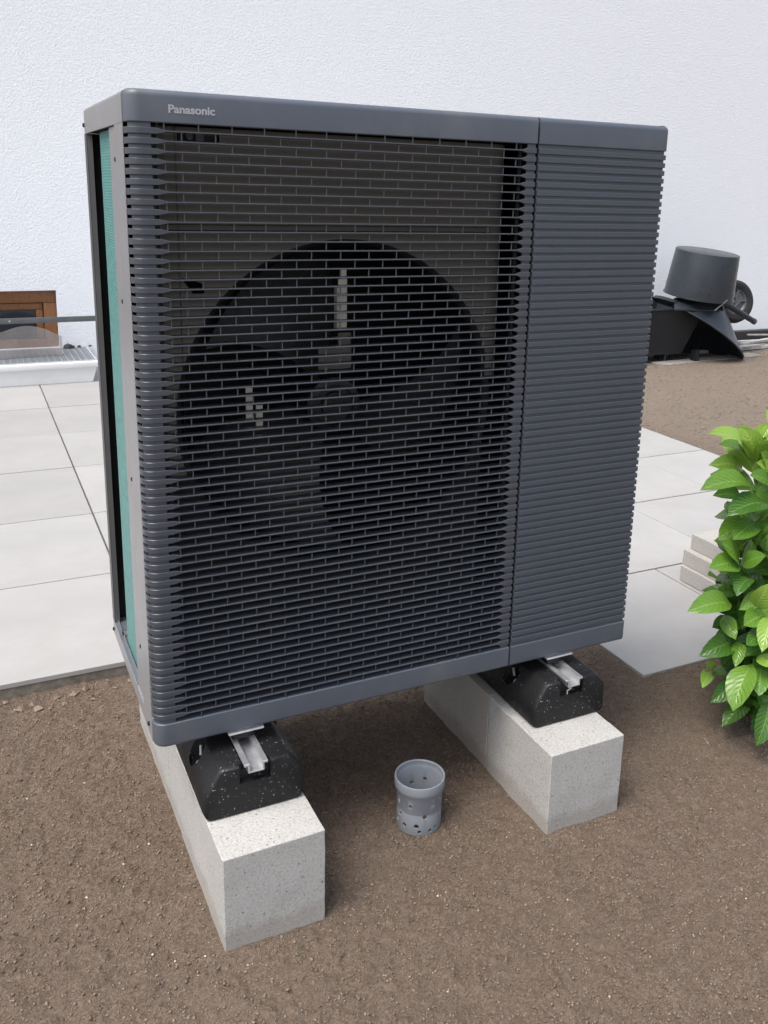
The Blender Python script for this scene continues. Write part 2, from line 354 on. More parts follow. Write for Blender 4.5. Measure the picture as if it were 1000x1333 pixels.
# loose crumbs and stones lying on the soil
def crumbs(name, n, x0, x1, y0, y1, s0, s1, mat, label, cat, pw=2.5, flat=.6):
    x = np.random.uniform(x0, x1, n*2); y = np.random.uniform(y0, y1, n*2)
    ok = ~(((y > .775) & (x < 2.81)) | ((y > .21) & (x > 1.18) & (x < 2.81)))
    for (bx0, bx1, by0, by1) in BLOCKS: ok &= ~((x > bx0-.004) & (x < bx1+.004) & (y > by0-.004) & (y < by1+.004))
    ok &= (np.hypot(x-.479, y-.0115) > .047)
    x, y = x[ok][:n], y[ok][:n]; n = len(x); z = ground_h(x, y)
    s = s0+(s1-s0)*np.random.rand(n)**pw
    O = np.array([(1,0,0),(0,1,0),(-1,0,0),(0,-1,0),(0,0,1),(0,0,-1)], float); Fo = np.array([(0,1,4),(1,2,4),(2,3,4),(3,0,4),(1,0,5),(2,1,5),(3,2,5),(0,3,5)])
    P = O[None]*(1+.5*(np.random.rand(n, 6, 1)-.5))*np.stack([np.ones(n), np.random.uniform(.5, 1, n), np.full(n, flat)], 1)[:, None]
    th = np.random.rand(n)*6.28; c, s_ = np.cos(th), np.sin(th)
    tx = (np.random.rand(n)-.5)*.8
    zz = P[..., 2]*np.cos(tx)[:, None]+P[..., 0]*np.sin(tx)[:, None]
    Q = np.stack([P[..., 0]*c[:, None]-P[..., 1]*s_[:, None], P[..., 0]*s_[:, None]+P[..., 1]*c[:, None], zz], -1)*s[:, None, None]
    Q += np.stack([x, y, z+s*flat*.35], 1)[:, None]
    FF = (Fo[None]+np.arange(n)[:, None, None]*6).reshape(-1, 3)
    return tag(link(name, fast_mesh(name, Q.reshape(-1, 3), FF, name != 'edge_stones'), mat), label, cat, kind='stuff')
crumbs('soil_crumbs', 85000, -.6, 2.1, -.64, .80, .0008, .0037, M['crumb'], 'loose brown crumbs of earth scattered over the bare soil', 'soil crumbs', 3.6, .75)
crumbs('pale_grit', 500, -.6, 2.1, -.64, .80, .0010, .0034, M['pebble'], 'pale specks of grit lying in the brown soil', 'grit', 4)
crumbs('edge_stones', 70, -.6, .5, .70, .785, .004, .014, M['crumb'], 'small clods along the foot of the paving edge', 'clods', 2)
crumbs('far_clods', 30000, 2.8, 6.4, -.3, 4.5, .002, .011, M['crumb'], 'loose clods on the pale soil beyond the paving', 'clods', 3)

# ------------------------------------------------------------------ terrace of porcelain slabs
T = .03; J = .0028
ter = put(MB().box(-4, 1.1905, .790, 4.64, -.012, .016).box(1.191, 2.80, .222, 4.64, -.012, .016), 'terrace', M['edge'])
tag(ter, 'pale grey terrace of large porcelain slabs with narrow dark joints', 'terrace', kind='structure')
def slab(x0, x1, y0, y1):
    jit = [random.uniform(-.0006, .0006) for _ in range(4)]
    x0, x1, y0, y1 = x0+J, x1-J, y0+J, y1-J
    zt = T+random.uniform(-.0008, .0008)
    o = put(MB().box(x0, x1, y0, y1, T-.0135, zt), 'slab', M['paver'], ter, bevel=.0012, seg=1)
    return o
yl = [.785, 1.340, 1.888, 2.475, 3.030, 3.570, 4.100, 4.64]
for i in range(len(yl)-1):
    for xa, xb in ((-2.8, -1.80), (-1.80, -.84), (-.84, .128), (.128, 1.19)): slab(xa, xb, yl[i], yl[i+1])
yr = [.218, .725, 1.252, 1.730, 2.26, 2.80, 3.34, 3.90, 4.64]
xr = [[1.19, 1.655, 2.30, 2.80], [1.19, 1.955, 2.80], [1.19, 1.55, 2.407, 2.80], [1.19, 1.955, 2.80], [1.19, 2.3, 2.8], [1.19, 2.0, 2.8], [1.19, 2.3, 2.8], [1.19, 2.0, 2.8]]
for i in range(len(yr)-1):
    for xa, xb in zip(xr[i], xr[i][1:]): slab(xa, xb, yr[i], yr[i+1])

# ------------------------------------------------------------------ house wall with basement window
WY = 4.65; wx1, wz0, wz1 = .290, .155, .506
wall = MB()
for x0, x1, z0, z1 in ((-6, -.80, -.3, 5), (-.80, wx1, -.3, wz0), (-.80, wx1, wz1, 5), (wx1, 14, -.3, 5)):
    wall.add([(x0,WY,z0),(x1,WY,z0),(x1,WY,z1),(x0,WY,z1)], [(0,1,2,3)])
wall.add([(-.80,WY,wz0),(wx1,WY,wz0),(wx1,WY+.09,wz0),(-.80,WY+.09,wz0)], [(0,1,2,3)]).add([(-.80,WY,wz1),(wx1,WY,wz1),(wx1,WY+.09,wz1),(-.80,WY+.09,wz1)], [(0,3,2,1)])
wall.add([(wx1,WY,wz0),(wx1,WY,wz1),(wx1,WY+.09,wz1),(wx1,WY+.09,wz0)], [(0,1,2,3)]).add([(-.80,WY,wz0),(-.80,WY,wz1),(-.80,WY+.09,wz1),(-.80,WY+.09,wz0)], [(0,3,2,1)])
wall.box(-6, 14, WY+.12, WY+.3, -.3, 5)
wl = put(wall, 'house_wall', M['render'], at=(0, 0, 0))
tag(wl, 'white house wall with rough stucco render filling the background', 'wall')
win = put(MB().box(-.797, wx1-.002, WY+.035, WY+.10, wz1-.076, wz1-.002).box(wx1-.075, wx1-.002, WY+.035, WY+.10, wz0+.002, wz1-.078)
          .box(-.797, -.72, WY+.035, WY+.10, wz0+.002, wz1-.078).box(-.718, wx1-.077, WY+.036, WY+.10, wz0+.002, wz0+.05), 'window', M['wood'], wl, bevel=.003)
sash = put(MB().box(-.716, wx1-.079, WY+.05, WY+.09, wz1-.118, wz1-.080).box(wx1-.118, wx1-.079, WY+.05, WY+.09, wz0+.052, wz1-.120)
          .box(-.716, -.68, WY+.05, WY+.09, wz0+.052, wz1-.120), 'sash', M['wood'], win, bevel=.003)
put(MB().box(-.68, wx1-.119, WY+.07, WY+.078, wz0+.052, wz1-.119), 'pane', M['glass'], win)

# light shaft with grate
ls = root('light_shaft', 'white basement light shaft box below the brown window with a metal grate', 'light shaft', (-.3, 4.4, .03))
sh = MB(); sh.prism([(-1.3, .118), (.452, .118), (.452, .150), (-1.3, .150)], 4.135, 4.175)
put(sh, 'rim_lip', M['whitebox'], ls, bevel=.004)
sb = MB().add([(-1.3,4.158,.0305),(.415,4.158,.0305),(.440,4.150,.117),(-1.3,4.150,.117),(-1.3,4.17,.0305),(.415,4.17,.0305),(.440,4.17,.117),(-1.3,4.17,.117)],
              [(0,1,2,3),(5,4,7,6),(1,5,6,2),(0,3,7,4),(0,4,5,1),(3,2,6,7)])
sb.add([(.415,4.171,.0305),(.440,4.171,.117),(.440,4.64,.117),(.415,4.64,.0305),(.405,4.171,.0305),(.430,4.171,.117),(.430,4.64,.117),(.405,4.64,.0305)],
       [(0,3,2,1),(4,5,6,7),(0,1,5,4),(2,3,7,6),(1,2,6,5),(0,4,7,3)])
put(sb, 'shaft_wall', M['whitebox'], ls)
put(MB().box(-1.3, .40, 4.18, 4.63, .040, .046), 'shaft_floor', M['memb'], ls)
gr = put(MB().box(-1.29, .448, 4.176, 4.186, .128, .154).box(-1.29, .448, 4.628, 4.638, .128, .154).box(.438, .448, 4.187, 4.627, .128, .154), 'grate', M['grate'], ls)
gx = MB().box(-.001, .001, 4.187, 4.627, .130, .153).mesh('bearing_bar')
for i in range(52): link('bearing_bar', gx, M['grate'], gr, (-1.28+.0335*i, 0, 0))
gy = MB().box(-1.285, .437, -.0012, .0012, .144, .1525).mesh('cross_bar')
for i in range(13): link('cross_bar', gy, M['grate'], gr, (0, 4.215+.0335*i, 0))
# grey bar across the window, and the warped smoky sheet
ba = root('handrail_bar', 'long flat grey metal bar running horizontally in front of the brown window', 'bar', (.2, 4.30, .156))
put(MB().box(-1.2, .62, 4.296, 4.304, .360, .392), 'bar', M['bar'], ba, bevel=.002)
for x in (-1.0, .585): put(MB().box(x, x+.03, 4.305, 4.325, .0305 if x > 0 else .156, .385), 'upright', M['bar'], ba, bevel=.002)
put(MB().tube([(.005, 4.290, .376), (.005, 4.296, .376)], .006, 12), 'bolt', M['screw'], ba)
rows = []
for i in range(60):
    x = -1.0+1.285*i/59; top = .285+.045*math.exp(-((x-.085)/.13)**2)+.03*math.exp(-((x+.45)/.2)**2)-.03*max(0, (x-.2)/.085)
    yb = 4.34+.035*math.sin(x*7); rows.append([(x, yb+.004*math.sin(x*19), .1555), (x, yb+.03, .1555+(top-.1555)*.5), (x, yb+.05, top)])
sm = MB().grid(rows); sm.grid([[(p[0], p[1]+.004, p[2]) for p in r_] for r_ in rows])
so_ = put(sm, 'splash_sheet', M['sheet']); tag(so_, 'smoky translucent plastic sheet with a wavy top edge standing on the grate', 'plastic sheet')
cl = MB()
for k, (x, s) in enumerate(((.325, .020), (.335, .028), (.36, .016), (.40, .013), (.465, .012))):
    cl.lathe([(.001, 0), (s, .002), (s*.8, s*.7), (.001, s)], 8, Matrix.Translation((x, 4.615+.004*k, .1545)), closed=False)
tag(put(cl, 'dead_leaves', M['memb']), 'dark scraps of dead leaves lying on the back edge of the grate', 'dead leaves', kind='stuff')

# ------------------------------------------------------------------ kerb blocks carrying the unit
def stone_block(name, w, y0, y1, h, label, x0, ang, mat, piv, seed, lean=0):
    mb = MB().box(0, w, y0, y1, 0, h); me = mb.mesh(name, (0, 0, 0), smooth=False)
    bm = bmesh.new(); bm.from_mesh(me); bmesh.ops.bevel(bm, geom=bm.edges[:], offset=.0014, segments=1, affect='EDGES')
    bmesh.ops.subdivide_edges(bm, edges=[e for e in bm.edges if e.calc_length() > .05], cuts=14, use_grid_fill=True)
    bm.verts.ensure_lookup_table(); P = np.array([v.co[:] for v in bm.verts])
    d = vnoise(P[:, 0]+P[:, 2]*3.1, P[:, 1]-P[:, 2]*2.3, 40, seed, 3)*.0020; e = vnoise(P[:, 2]+7+P[:, 1], P[:, 0]*2, 33, seed+1, 3)*.0020
    for v, a_, b_ in zip(bm.verts, d, e): v.co.x += a_; v.co.y += b_; v.co.z += (a_-b_)*.5
    bm.to_mesh(me); bm.free(); me.polygons.foreach_set('use_smooth', [True]*len(me.polygons)); me.set_sharp_from_angle(angle=math.radians(22))
    o = link(name, me, mat, None, (x0, piv, -.012)); o.rotation_euler.z = ang; o['label'] = label; o['category'] = 'stone block'; return o
BH = .1668+.012
g_ = 'pale stone blocks carrying the unit'
o = stone_block('stone_block', .1664, 0, .393, BH, 'front pale stone block under the left rubber foot, its near end facing the camera', .0667, .012, M['stone'], -.143, 31); o['group'] = g_
o = stone_block('stone_block', .1664, 0, .300, BH, 'rear pale stone block under the left side of the unit, mostly hidden from view', .0617, .012, M['stone'], .2530, 32); o['group'] = g_
o = stone_block('stone_block', .1664, 0, .220, BH, 'front pale stone block under the right rubber foot, clean square end facing the camera', .6768, .006, M['stone'], -.127, 33); o['group'] = g_
o = stone_block('stone_block', .1664, 0, .285, BH, 'rear beige stone block behind a dark joint under the right side of the unit', .6757, .006, M['stone2'], .0965, 34); o['group'] = g_

# ------------------------------------------------------------------ rubber feet with aluminium rail
def foot(xc, yf, h, wid, label, rails, tilt):
    zb = .1672
    f = root('rubber_foot', label, 'rubber foot', (xc, yf+.30, zb), 'black rubber feet with aluminium rails')
    wd = wid/2; prof = [(-wd, 0), (-wd, .035), (-wd+.012, .046), (-.050, h-.006), (-.040, h), (.040, h), (.050, h-.006), (wd-.012, .046), (wd, .035), (wd, 0)]
    prof = [(-wd+.010, 0), (-wd+.003, .003), (-wd, .010), (-wd+.002, .046), (-wd+.008, .056), (-.060, h-.004), (-.054, h), (.056, h), (.062, h-.004), (wd-.004, .064), (wd-.001, .054), (wd, .010), (wd-.003, .003), (wd-.010, 0)]
    def sec(y, sx, sz, dz=0): return [(xc+px*sx, y, zb+dz+pz*sz) for px, pz in prof]
    rows = [sec(yf+.004, .94, .90), sec(yf, .97, .50+.35), sec(yf+.002, 1, .97), sec(yf+.016, 1, 1.0)]
    rows = [[(xc+px*.93, yf, zb+.003+pz*.93) for px, pz in prof], [(xc+px*.965, yf+.0015, zb+.0012+pz*.965) for px, pz in prof], [(xc+px*.99, yf+.006, zb+pz*.992) for px, pz in prof], sec(yf+.014, 1, 1)]
    for k in range(1, 24): rows.append(sec(yf+.02+.56*k/24, 1, 1))
    rows += [sec(yf+.594, .99, .99), sec(yf+.60, .95, .95)]
    mb = MB().grid(rows, False, True); n = len(prof); B = len(rows)*n
    mb.f.append(tuple(range(n))); mb.f.append(tuple(range(B-n, B))[::-1])
    me = mb.mesh('rubber_body', (xc, yf+.3, zb), smooth=False)
    cuts = []
    def cm(m_): return m_.mesh('c', (xc, yf+.3, zb), smooth=False)
    cuts.append(cm(MB().box(xc-.021, xc+.021, yf-.02, yf+.62, zb+h-.013, zb+h+.02)))          # rail slot
    cuts.append(cm(MB().box(xc-.026, xc+.026, yf-.02, yf+.009, zb+h-.032, zb+h+.02)))          # notch in the end
    for yy in (.105, .30, .50):                                                               # screw pockets in the left shoulder
        cuts.append(cm(MB().lathe([(.0005, -.018), (.018, -.016), (.026, .01), (.032, .05), (.0005, .05)], 20, Matrix.Translation((xc-.072, yf+yy, zb+.062)) @ Matrix.Rotation(-.5, 4, 'Y'), closed=False)))
        cuts.append(cm(MB().lathe([(.0005, -.035), (.020, -.030), (.026, .01), (.030, .06), (.0005, .06)], 20, Matrix.Translation((xc+.078, yf+yy+.03, zb+.076)) @ Matrix.Rotation(.5, 4, 'Y'), closed=False)))
    me = boolean(me, cuts, 'rubber_body'); me.set_sharp_from_angle(angle=math.radians(48)); link('rubber_body', me, M['rubber'], f, (xc, yf+.3, zb))
    zt = zb+h
    ra = [(-.0195, 0), (-.0195, .0040), (-.0115, .0040), (-.0115, -.0060), (-.0085, -.0060), (-.0085, -.0150), (.0085, -.0150), (.0085, -.0060), (.0115, -.0060), (.0115, .0040),
          (.0195, .0040), (.0195, 0), (.0145, 0), (.0145, -.0185), (-.0145, -.0185), (-.0145, 0)]
    ch = [(-.0195, .001), (-.0195, .0055), (-.0105, .0055), (-.0105, -.0085), (.0105, -.0085), (.0105, .0055), (.0195, .0055), (.0195, .001), (.0135, .001), (.0135, -.0115), (-.0135, -.0115), (-.0135, .001)]
    MBr = MB().prism([(xc+px, zt+pz) for px, pz in ch], yf-.008, yf+.596); put(MBr, 'rail', M['alu'], f, bevel=.0006, seg=1)
    if rails:
        put(MB().tube([(xc+.004, yf+.006, zt-.022), (xc-.006, yf+.005, zt-.026), (xc-.006, yf+.004, zt-.036), (xc-.016, yf+.004, zt-.040)], .0018, 8).tube([(xc-.004, yf+.004, zt-.039), (xc+.006, yf+.004, zt-.034), (xc+.015, yf+.004, zt-.037)], .0018, 8), 'clip', M['alu'], f)
    # fixing screw lying in the pocket
    px_, py_, pz_ = xc-.060, yf+.088, zb+.052
    ax_ = Vector((-.35, -.55, .75)).normalized(); q0 = Vector((xc-.070, yf+.085, zb+.052))
    s = MB().tube([q0, q0+ax_*.0018], [.0072, .0070], 18); s.tube([q0+ax_*.0018, q0+ax_*.006], [.0042, .0036], 6)
    w0 = q0+Vector((.006, .018, .004)); s.tube([w0, w0+Vector((.003, .010, .012))], .0028, 10)
    put(s, 'fixing_screw', M['screw'], f)
    return f
foot(.146, -.050, .088, .168, 'left black rubber foot with many white flecks, on the left stone block', False, 0)
foot(.775, -.042, .088, .168, 'right black rubber foot with few flecks, on the right stone block', True, 0)

# ------------------------------------------------------------------ perforated grey pipe socket
pc = (.479, .0115); pz = -.006
prof = [(.0415, 0), (.0425, .004), (.0425, .036), (.0405, .042), (.0405, .044), (.0430, .050), (.0435, .079), (.0472, .0845), (.0478, .089), (.0478, .101), (.0470, .1035), (.0452, .1040),
        (.0436, .102), (.0440, .096), (.0428, .093), (.0405, .088), (.0400, .050), (.0378, .043), (.0395, .036), (.0390, .0)]
me = MB().lathe(prof, 64, Matrix.Translation((pc[0], pc[1], pz))).mesh('pipe', (*pc, pz))
ca = math.atan2(CAM.y-pc[1], CAM.x-pc[0]); holes = []
for da, z, r in ((.63, .064, .0042), (.28, .040, .0043), (-.09, .0215, .0048), (-.67, .018, .0046), (-1.05, .064, .0042), (.82, .013, .0036), (1.05, .038, .004), (1.1, .069, .0035), (-.38, .062, .0036), (.55, .010, .0040), (-1.2, .020, .0042), (-.95, .036, .0040), (.05, .010, .0036), (2.9, .066, .004), (-2.75, .058, .004), (2.2, .03, .004), (-2.0, .03, .004), (3.1, .025, .004)):
    d = Vector((math.cos(ca+da), math.sin(ca+da), 0)); c_ = Vector((pc[0], pc[1], pz+z))+d*.0415
    holes.append(cyl(c_, d, r, .016, 16).mesh('c', (*pc, pz), smooth=False))
me = boolean(me, holes, 'drain_pipe')
for p in me.polygons: pass
tag(link('drain_pipe', me, M['pvc'], None, (*pc, pz)), 'short grey plastic pipe socket with drilled holes standing in the soil', 'drain pipe')
# ================================================================== THE HEAT PUMP
UZ = .2868; UW = .9293; UH = .9960; UD = .440
hp = root('heat_pump', 'large anthracite outdoor heat pump with slatted front grille and round fan behind it', 'heat pump', (UW/2, UD/2, UZ))
def U(mb, name, mat, parent=hp, **kw):                       # mesh given in unit coordinates (z from the unit's base)
    mb.v = [(v[0], v[1], v[2]+UZ) for v in mb.v]; return put(mb, name, mat, parent, **kw)
R = .020
def path(x_end, inset=0, y_start=.026, wrap_right=False):
    """plan line from the left side round the corner along the front; returns (x, y, nx, ny)"""
    out = []
    if not wrap_right:
        out.append((0, y_start, -1, 0))
        for k in range(9):
            a = math.pi/2*k/8; out.append((R-R*math.cos(a), R-R*math.sin(a), -math.cos(a), -math.sin(a)))
        out.append((x_end, 0, 0, -1))
    else:
        r = .005; out.append((x_end, 0, 0, -1)); out.append((UW-r, 0, 0, -1))
        for k in range(1, 5):
            a = math.pi/2*k/4; out.append((UW-r+r*math.sin(a), r-r*math.cos(a), math.sin(a), -math.cos(a)))
        out.append((UW, y_start, 1, 0))
    return out
def sweep(pth, prof):                                        # prof: (inset, z)
    return MB().grid([[(x-nx*i, y-ny*i, z) for i, z in prof] for x, y, nx, ny in pth], False, True)
def cap_ends(mb, npath, nprof):
    b = len(mb.v)-npath*nprof; mb.f.append(tuple(b+k for k in range(nprof))); mb.f.append(tuple(b+(npath-1)*nprof+k for k in range(nprof))[::-1]); return mb
def top_prof(z0, z1, r):
    p = [(.018, z0), (.0012, z0), (0, z0+.0012)]
    for k in range(7):
        a = math.pi/2*k/6; p.append((r-r*math.cos(a), z1-r+r*math.sin(a)))
    return p+[(.018, z1), (.018, z1-.004)]
def bot_prof(z0, z1, r):
    p = [(.018, z0)]
    for k in range(6):
        a = math.pi/2*k/5; p.append((r-r*math.sin(a), z0+r-r*math.cos(a)))
    return p+[(0, z1-.0012), (.0012, z1), (.018, z1)]
SL, SR = .6540, .6582
ZB, ZT = .0415, .9530
for args, nm in (((SL, False), 'left'), ((SR, True), 'right')):
    pth = path(args[0], wrap_right=args[1]); pth2 = pth
    tp = top_prof(ZT, UH, .009); mb = sweep(pth, tp); cap_ends(mb, len(pth), len(tp)); U(mb, 'top_panel', M['cab'], ang=40)
    bp = bot_prof(0, ZB, .006); mb = sweep(pth, bp); cap_ends(mb, len(pth), len(bp)); U(mb, 'bottom_panel', M['cab'], ang=40)
# columns behind the fins (recessed by 3.5 mm)
REC = .0036
def column(pth, name):
    pr = [(REC, ZB-.003), (REC, ZT+.003), (REC+.003, ZT+.003), (REC+.003, ZB-.003)]
    mb = sweep(pth, pr); cap_ends(mb, len(pth), 4); return U(mb, name, M['cab'])
pl_ = path(.0335)[3:]                                           # starts part of the way round: leaves the little openings
column(pl_, 'corner_column')
column([(.6375, 0, 0, -1), (SL-.0008, 0, 0, -1)], 'grille_column')
column(path(SR+.0008, wrap_right=True), 'side_panel_front')
# fins: one mesh per fin, shared
NF = 67; PITCH = .013470; Z0F = .94225
RH = .0042                                                  # half height of the thick part
def fin_mesh():
    st = [(x, y, nx, ny, RH, .0052) for x, y, nx, ny in path(.0335)[:-1]]
    def f(x, hh, dp): st.append((x, 0, 0, -1, hh, dp))
    f(.0340, RH, .0052); f(.0345, RH, .018); f(.0405, RH*.96, .018); f(.0540, .00105, .018); f(.626, .00105, .018); f(.634, RH*.96, .018); f(.6375, RH, .018); f(.6380, RH, .0052); f(SL-.0006, RH, .0052)
    rows = []
    for x, y, nx, ny, h, d in st:
        c = min(.0006, h*.5); hb = h if d < .01 else min(h, .0003+h*.55)
        pr = [(c, -h), (0, -h+c), (0, h-c), (c, h), (d, hb if d > .01 else h), (d, -hb if d > .01 else -h)]
        rows.append([(x-nx*i, y-ny*i, z) for i, z in pr])
    mb = MB().grid(rows, False, True); cap_ends(mb, len(rows), 6); return mb.mesh('fin', ang=40)
fm = fin_mesh()
def slat_mesh():
    st = path(SR+.0006, wrap_right=True, y_start=.024); pr = [(.0040, -.0041), (.0003, -.0041), (0, -.0038), (0, .0036), (.0005, .0042), (.0040, .0042)]
    mb = sweep(st, pr); cap_ends(mb, len(st), 6); return mb.mesh('slat', ang=30)
sm_ = slat_mesh()
for i in range(NF):
    z = Z0F-PITCH*i
    link('fin', fm, M['cabfin'], hp, (0, 0, UZ+z)); link('slat', sm_, M['slat'], hp, (0, 0, UZ+z))
# the thin vertical webs between the fins, staggered like brickwork
mb = MB()
for i in range(NF+1):
    z = Z0F+PITCH/2-PITCH*i; x = .0506 if i % 2 == 0 else .0741
    while x < .630: mb.box(x-.0007, x+.0007, .0008, .0030, z-PITCH/2+.0008, z+PITCH/2-.0008); x += .0470
U(mb, 'grille_webs', M['cabfin'])['kind'] = 'stuff'
U(MB().box(.043, .046, .019, .026, .03, .955), 'inner_post', M['cab']); U(MB().box(.6335, .6365, .019, .026, .03, .955), 'inner_post', M['cab'])

# left side: front jamb, sheet metal, opening with coil, rear post, base pan
YF = .0265
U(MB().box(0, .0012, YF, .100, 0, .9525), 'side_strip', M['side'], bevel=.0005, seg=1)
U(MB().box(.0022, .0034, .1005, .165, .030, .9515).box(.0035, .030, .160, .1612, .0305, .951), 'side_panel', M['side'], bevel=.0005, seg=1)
tc = MB()
rows = []
for y, z1 in ((YF, UH), (.42, UH), (.432, UH-.001), (.438, UH-.006)):
    pass
tc.box(.007, UW-.003, .0185, UD, UH-.0030, UH-.0020)
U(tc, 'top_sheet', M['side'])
def rail_prof(z0, z1, r): return [(0, z0), (0, z1-r)]+[(r-r*math.cos(a), z1-r+r*math.sin(a)) for a in (.3, .6, .9, 1.2, 1.57)]+[(.02, z1), (.02, z1-.0015), (.0015, z1-.0025), (.0015, z0)]
rp = rail_prof(.9527, UH-.0012, .006)
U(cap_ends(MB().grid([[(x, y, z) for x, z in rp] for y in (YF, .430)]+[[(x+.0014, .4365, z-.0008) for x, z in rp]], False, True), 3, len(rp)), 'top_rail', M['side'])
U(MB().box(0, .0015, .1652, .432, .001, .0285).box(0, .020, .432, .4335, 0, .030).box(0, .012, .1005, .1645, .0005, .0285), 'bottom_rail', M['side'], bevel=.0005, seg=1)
# rear post: lit outer lip, dark return facing forward
U(MB().box(0, .0015, .412, .438, .0305, .9525).add([(.0016,.412,.0305),(.0095,.410,.0305),(.0095,.410,.9525),(.0016,.412,.9525),(.0016,.4138,.0305),(.0095,.4118,.0305),(.0095,.4118,.9525),(.0016,.4138,.9525)],
     [(0,3,2,1),(4,5,6,7),(0,1,5,4),(3,7,6,2),(1,2,6,5),(0,4,7,3)]), 'rear_post', M['postdark'])
U(MB().box(.0100, .0300, .1625, .322, .032, .951), 'coil', M['coil'])
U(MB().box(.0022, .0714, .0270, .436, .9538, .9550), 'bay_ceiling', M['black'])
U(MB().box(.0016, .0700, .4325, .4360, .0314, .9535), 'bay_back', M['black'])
U(MB().box(.0005, .070, .1625, .436, .0295, .0312), 'base_pan', M['pan'])
U(MB().box(.006, .034, .345, .360, .0315, .036).box(.006, .0075, .166, .430, .0315, .036), 'pan_bracket', M['screw'])
U(MB().box(.0700, .0712, .030, .436, .0, .955), 'dark_backing', M['black'])  # added black sheet: darkness of the side bay put into its colour
U(MB().box(.0715, UW-.001, .4365, .438, 0, .994), 'rear_sheet', M['side'])
U(MB().box(UW-.0022, UW-.001, .025, .436, .0, .9945), 'right_sheet', M['cab'])
U(MB().box(.0715, UW-.0025, .020, .436, .003, .0045), 'bottom_sheet', M['side'])
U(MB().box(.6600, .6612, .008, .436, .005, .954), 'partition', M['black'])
U(MB().box(.0720, .659, .400, .43, .006, .9545), 'shaded_rear_coil', M['black'])  # coil in black: shade behind the fan put into its colour
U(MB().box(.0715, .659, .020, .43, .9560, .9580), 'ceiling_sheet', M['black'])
for y, z in ((.106, .905), (.106, .70), (.106, .42), (.106, .13), (.430, .967), (.426, .012), (.05, .02)):
    x = .0022 if y == .106 else 0
    mbs = MB().lathe([(.0005, .0), (.0038, .0), (.0038, .0016), (.0022, .0030), (.0005, .0026)], 12, Matrix.Translation((x-.0001, y, z)) @ Matrix.Rotation(-math.pi/2, 4, 'Y'), closed=False)
    U(mbs, 'screw', M['black'])
# orifice plate with the round opening
FC = (.330, .525); FR = .272
def up(m_): m_.v = [(v[0], v[1], v[2]+UZ) for v in m_.v]; return m_.mesh('c', (.33, .03, UZ+.5), smooth=False)
base = MB().box(.012, .590, .0300, .0315, .4405, .951); bme = up(base); lme = up(MB().box(.012, .590, .0302, .0317, .012, .440))
cut = up(cyl((FC[0], .03, FC[1]), (0, 1, 0), FR, .03, 96))
slot = up(MB().box(.0737, .1335, .02, .04, .932, .9445)); arrow = up(MB().prism([(.0726, .741), (.084, .7395), (.1057, .731), (.1057, .7177), (.089, .7177)], .02, .04))
bme = boolean(bme, [cut, slot, arrow], 'orifice_plate'); link('orifice_plate', bme, M['inner'], hp, (.33, .03, UZ+.5)); lme = boolean(lme, [up(cyl((FC[0], .03, FC[1]), (0, 1, 0), FR, .03, 96))], 'shaded_lower_plate'); link('shaded_lower_plate', lme, M['black'], hp, (.33, .03, UZ+.5))  # lower plate in black: darkness behind the low grille put into its colour
rows = []
for k in range(8):
    a = k/7*1.35; rows.append([(.590+.035*math.sin(a), .0300+.035*(1-math.cos(a)), z) for z in (.56, .951)])
U(MB().grid(rows), 'plate_return', M['inner'])
U(MB().box(.046, .589, .0275, .0298, .8075, .8095).box(.046, .589, .0285, .0298, .8165, .8175), 'plate_seam', M['black'])
rows = []
for k in range(7):
    a = k/6*math.pi/2; rr_ = FR-.014*math.sin(a); yy = .0316+.014*(1-math.cos(a)); rows.append((rr_, yy))
rows.append((FR-.014, .150))
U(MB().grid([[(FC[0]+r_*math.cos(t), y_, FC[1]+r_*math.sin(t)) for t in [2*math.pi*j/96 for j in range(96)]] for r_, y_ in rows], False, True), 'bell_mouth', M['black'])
# latch seen through the slot
U(MB().box(.076, .132, .034, .036, .931, .9455), 'latch_plate', M['black'])
lb = MB().tube([(.0905, .0335, .9385), (.0905, .026, .9385)], [.0052, .0048], 14).tube([(.0905, .0262, .9385), (.0905, .024, .9385)], .0022, 8).box(.100, .1115, .030, .033, .933, .944)
U(lb, 'latch_bolt', M['rim'])
# fan: hub and three sickle blades
fan = link('fan', cyl((0, 0, 0), (0, 1, 0), .030, .06, 24).mesh('fan'), M['hub'], hp, (.345, .20, UZ+.510))
FX, FY, FZ = .345, .160, .510
hub = MB().grid([[(FX+r_*math.cos(t), y_, FZ+r_*math.sin(t)) for t in [2*math.pi*j/48 for j in range(48)]] for r_, y_ in ((.001, .118), (.022, .118), (.024, .122), (.034, .122), (.036, .118), (.048, .121), (.051, .127), (.053, .15), (.053, .20))], False, True)
U(hub, 'hub', M['hub'], fan)
for a0 in (222, 342, 102):
    rows = []
    for i in range(15):
        r_ = .050+.207*i/14; t = i/14; row = []
        half = math.radians(26+12*t-4*t*t); mid_ = math.radians(a0)+.30*t*t
        for j in range(13):
            s = j/12*2-1; ang = mid_+s*half; yy = .160-.085*s*(.55+.45*t)-.018*t*(1-s*s); row.append((FX+r_*math.cos(ang), yy, FZ+r_*math.sin(ang)))
        rows.append(row)
    b_ = MB().grid(rows).grid([[(p[0], p[1]+.003, p[2]) for p in r_] for r_ in rows]); U(b_, 'blade', M['blade'], fan)
